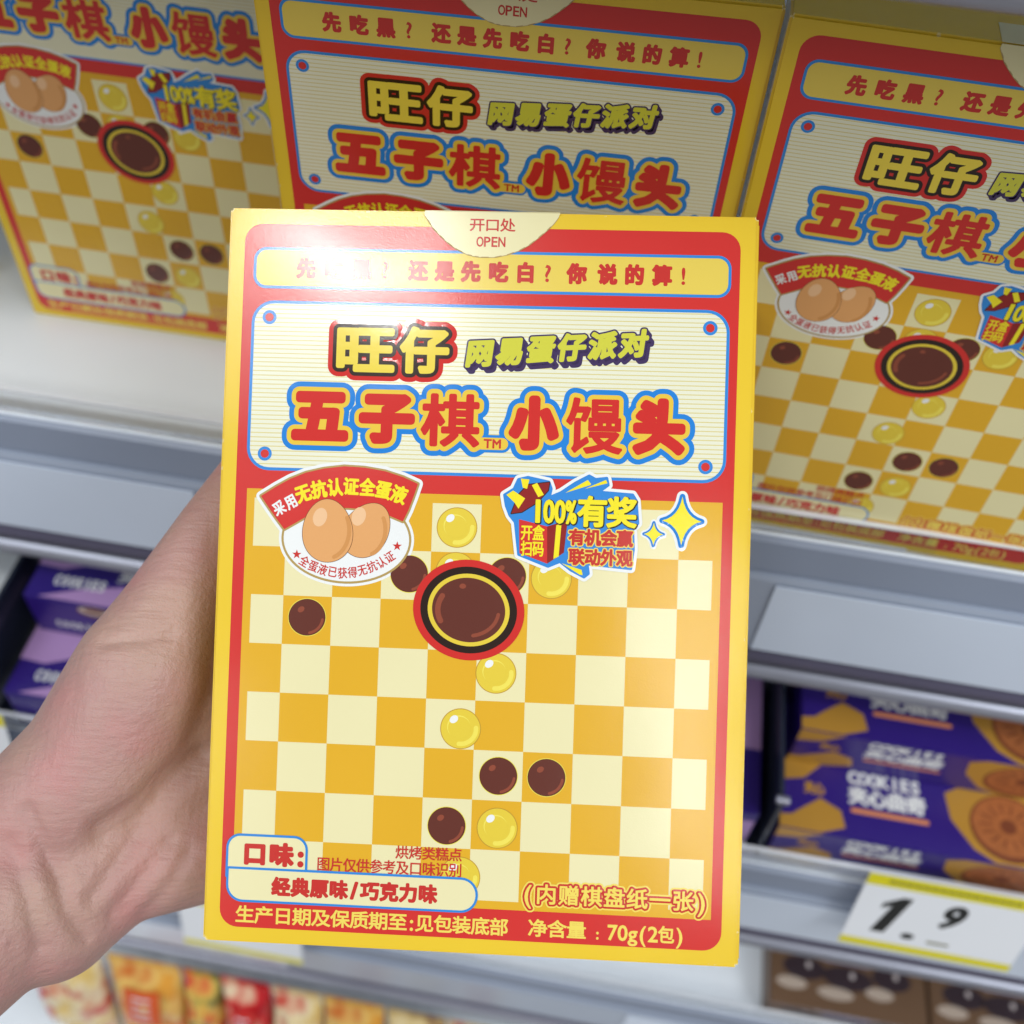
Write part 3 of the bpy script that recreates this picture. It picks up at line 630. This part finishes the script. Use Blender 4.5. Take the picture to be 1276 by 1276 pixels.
# ------------------------------------------------------------------ the hand
def make_hand():
    CH = [
      [(-0.2109,0.0423,-0.0019,0.034),(-0.1653,0.0818,0.0105,0.029),(-0.1374,0.1113,0.0118,0.0255)],
      [(-0.1387,0.1155,0.0122,0.026),(-0.1224,0.1344,0.0149,0.022),(-0.0817,0.173,0.0315,0.013)],
      [(-0.1337,0.1131,0.0101,0.024),(-0.1113,0.1348,0.01,0.02),(-0.0735,0.1622,0.0186,0.013)],
      [(-0.1312,0.1114,0.0087,0.024),(-0.1036,0.1314,0.0072,0.018),(-0.071,0.1486,0.0072,0.013)],
      [(-0.1285,0.1079,0.0058,0.022),(-0.1107,0.1211,0.0064,0.017),(-0.0884,0.1281,0.0044,0.0155),(-0.0732,0.1344,-0.002,0.011)],
      [(-0.1342,0.1268,0.0242,0.02),(-0.1181,0.1423,0.0319,0.022),(-0.1062,0.1641,0.05,0.02),(-0.0985,0.1834,0.0609,0.0145),(-0.0915,0.2012,0.0692,0.0115),(-0.0816,0.2211,0.0768,0.01),(-0.0741,0.2316,0.0829,0.0085)],
      [(-0.1051,0.1599,0.0361,0.017),(-0.0837,0.1719,0.0331,0.012)],
      [(-0.1004,0.1752,0.0489,0.013),(-0.0818,0.175,0.0331,0.011)],
      [(-0.0807,0.1709,0.0351,0.011),(-0.0435,0.1797,0.0471,0.0095),(-0.0203,0.1838,0.0528,0.0083),(-0.002,0.1834,0.0601,0.0068)],
      [(-0.072,0.1587,0.0253,0.0115),(-0.0347,0.1656,0.036,0.0098),(-0.0089,0.1679,0.0405,0.0086),(0.0104,0.1667,0.0473,0.007)],
      [(-0.0693,0.145,0.0151,0.011),(-0.0344,0.1495,0.0239,0.0092),(-0.0111,0.1513,0.0278,0.008),(0.0071,0.15,0.0342,0.0066)],
      [(-0.0716,0.1315,0.0054,0.01),(-0.044,0.1337,0.0122,0.008),(-0.0256,0.1349,0.015,0.007),(-0.0107,0.1337,0.021,0.0058)],
    ]
    CR = [
      ([(-0.1283,0.1213,0.043),(-0.124,0.115,0.0378),(-0.1176,0.1068,0.0309),(-0.1153,0.1006,0.0258),(-0.1099,0.0952,0.0213)], .0022, .0016),
      ([(-0.1328,0.1142,0.0371),(-0.1267,0.1034,0.0281),(-0.1223,0.0925,0.019)], .0020, .0010),
      ([(-0.1131,0.1605,0.0692),(-0.1041,0.1618,0.0703),(-0.0936,0.1633,0.0715)], .0014, .0009),
      ([(-0.0848,0.1417,0.0431),(-0.0953,0.1345,0.0371),(-0.1011,0.1292,0.0327),(-0.1122,0.1232,0.0277)], .0035, .0026),
      ([(-0.112,0.107,0.0181),(-0.1048,0.1162,0.0258),(-0.1007,0.1217,0.0304)], .0025, .0012),
      ([(-0.1087,0.1064,0.0072),(-0.099,0.1169,0.016),(-0.0937,0.1236,0.0215)], .0022, .0011),
      ([(-0.0993,0.1069,0.0076),(-0.0917,0.1146,0.014),(-0.0877,0.1221,0.0203)], .0022, .0010),
    ]
    bm = bmesh.new()
    def ball(c, r, seg=20): bmesh.ops.create_icosphere(bm, subdivisions=3, radius=r, matrix=Matrix.Translation(c))
    def cone(a, b, ra, rb):
        d = b-a; Lh = d.length; M = Matrix.Translation((a+b)/2) @ d.to_track_quat('Z', 'Y').to_matrix().to_4x4()
        bmesh.ops.create_cone(bm, cap_ends=True, segments=28, radius1=ra, radius2=rb, depth=Lh, matrix=M)
    for ch in CH:
        for i, q in enumerate(ch):
            ball(Vector(q[:3]), q[3])
            if i+1 < len(ch): cone(Vector(q[:3]), Vector(ch[i+1][:3]), q[3], ch[i+1][3])
    me = bpy.data.meshes.new("person"); bm.to_mesh(me); bm.free()
    o = bpy.data.objects.new("person", me); C.objects.link(o)
    rmod = o.modifiers.new("r", 'REMESH'); rmod.mode = 'VOXEL'; rmod.voxel_size = .0012
    s = o.modifiers.new("s", 'SMOOTH'); s.factor = .5; s.iterations = 22
    dg = bpy.context.evaluated_depsgraph_get(); dg.update()
    m2 = bpy.data.meshes.new_from_object(o.evaluated_get(dg)); o.modifiers.clear(); o.data = m2; bpy.data.meshes.remove(me); m2.name = "person"
    import numpy as np
    n = len(m2.vertices); co_ = np.empty(n*3); no = np.empty(n*3); m2.vertices.foreach_get("co", co_); m2.vertices.foreach_get("normal", no)
    co_ = co_.reshape(-1, 3); no = no.reshape(-1, 3); disp = np.zeros(n)
    eye = np.array([0, 0, .33245]); vd = co_-eye; vl = np.linalg.norm(vd, axis=1); vd /= vl[:, None]
    for pts, wd, dp in CR:     # creases: lines above the palm are dropped onto the skin along the palm's normal
        P = np.array(pts); nn_ = np.array([.0, -.62, .78]); best = np.full(n, 1e9)
        for i in range(len(P)-1):
            a, b = P[i]-eye, P[i+1]-eye; a /= np.linalg.norm(a); b /= np.linalg.norm(b); ab = b-a
            t = np.clip(((vd-a)@ab)/(ab@ab), 0, 1); q = a+t[:, None]*ab; best = np.minimum(best, np.linalg.norm(vd-q, axis=1)*vl)
        facing = np.clip(-(no*vd).sum(1)*2, 0, 1)
        disp -= dp*np.exp(-(best/wd)**2)*facing - dp*.0*np.exp(-((best-2.1*wd)/wd)**2)*facing
    co_ += no*disp[:, None]
    m2.vertices.foreach_set("co", co_.ravel())
    for p in m2.polygons: p.use_smooth = True
    m = bpy.data.materials.new("skin"); m.use_nodes = True; nt = m.node_tree; p = nt.nodes["Principled BSDF"]
    tc = nt.nodes.new("ShaderNodeTexCoord")
    n1 = nt.nodes.new("ShaderNodeTexNoise"); n1.inputs["Scale"].default_value = 28; n1.inputs["Detail"].default_value = 4; nt.links.new(tc.outputs["Object"], n1.inputs["Vector"])
    cr = nt.nodes.new("ShaderNodeValToRGB"); nt.links.new(n1.outputs[0], cr.inputs[0]); el = cr.color_ramp.elements
    el[0].position = .34; el[0].color = (*lin((184, 150, 138)), 1); el[1].position = .66; el[1].color = (*lin((190, 134, 132)), 1); e = el.new(.5); e.color = (*lin((180, 140, 134)), 1)
    nt.links.new(cr.outputs[0], p.inputs["Base Color"])
    p.inputs["Roughness"].default_value = .46; p.inputs["Subsurface Weight"].default_value = .18; p.inputs["Subsurface Radius"].default_value = (1, .35, .2); p.inputs["Subsurface Scale"].default_value = .004
    def layer(rot, scale, strength, dist, prev, detail=3, kind='n'):
        mp = nt.nodes.new("ShaderNodeMapping"); mp.inputs["Rotation"].default_value = rot; mp.inputs["Scale"].default_value = scale; nt.links.new(tc.outputs["Object"], mp.inputs["Vector"])
        q = nt.nodes.new("ShaderNodeTexNoise" if kind == 'n' else "ShaderNodeTexVoronoi"); q.inputs["Scale"].default_value = 1
        if kind == 'n': q.inputs["Detail"].default_value = detail
        else: q.feature = 'DISTANCE_TO_EDGE'
        nt.links.new(mp.outputs[0], q.inputs["Vector"])
        b = nt.nodes.new("ShaderNodeBump"); b.inputs["Strength"].default_value = strength; b.inputs["Distance"].default_value = dist; nt.links.new(q.outputs[0], b.inputs["Height"])
        if prev: nt.links.new(prev.outputs[0], b.inputs["Normal"])
        return b
    b = layer((0, 0, 0), (45, 45, 45), .6, .0022, None)                 # soft padding of the palm
    b = layer((.1, .05, 0), (60, 600, 600), .55, .0008, b, 4)             # fine flexion lines across the thenar
    b = layer((0, .2, .9), (520, 80, 260), .36, .0007, b, 3)              # lengthwise folds
    b = layer((0, 0, 0), (1100, 1100, 1100), .4, .0003, b, kind='v')     # skin grain
    nt.links.new(b.outputs[0], p.inputs["Normal"])
    m2.materials.clear(); m2.materials.append(m)
    o['label'] = "left hand, palm up and bare forearm, holding the snack box from behind"; o['category'] = "person"
    return o
make_hand()
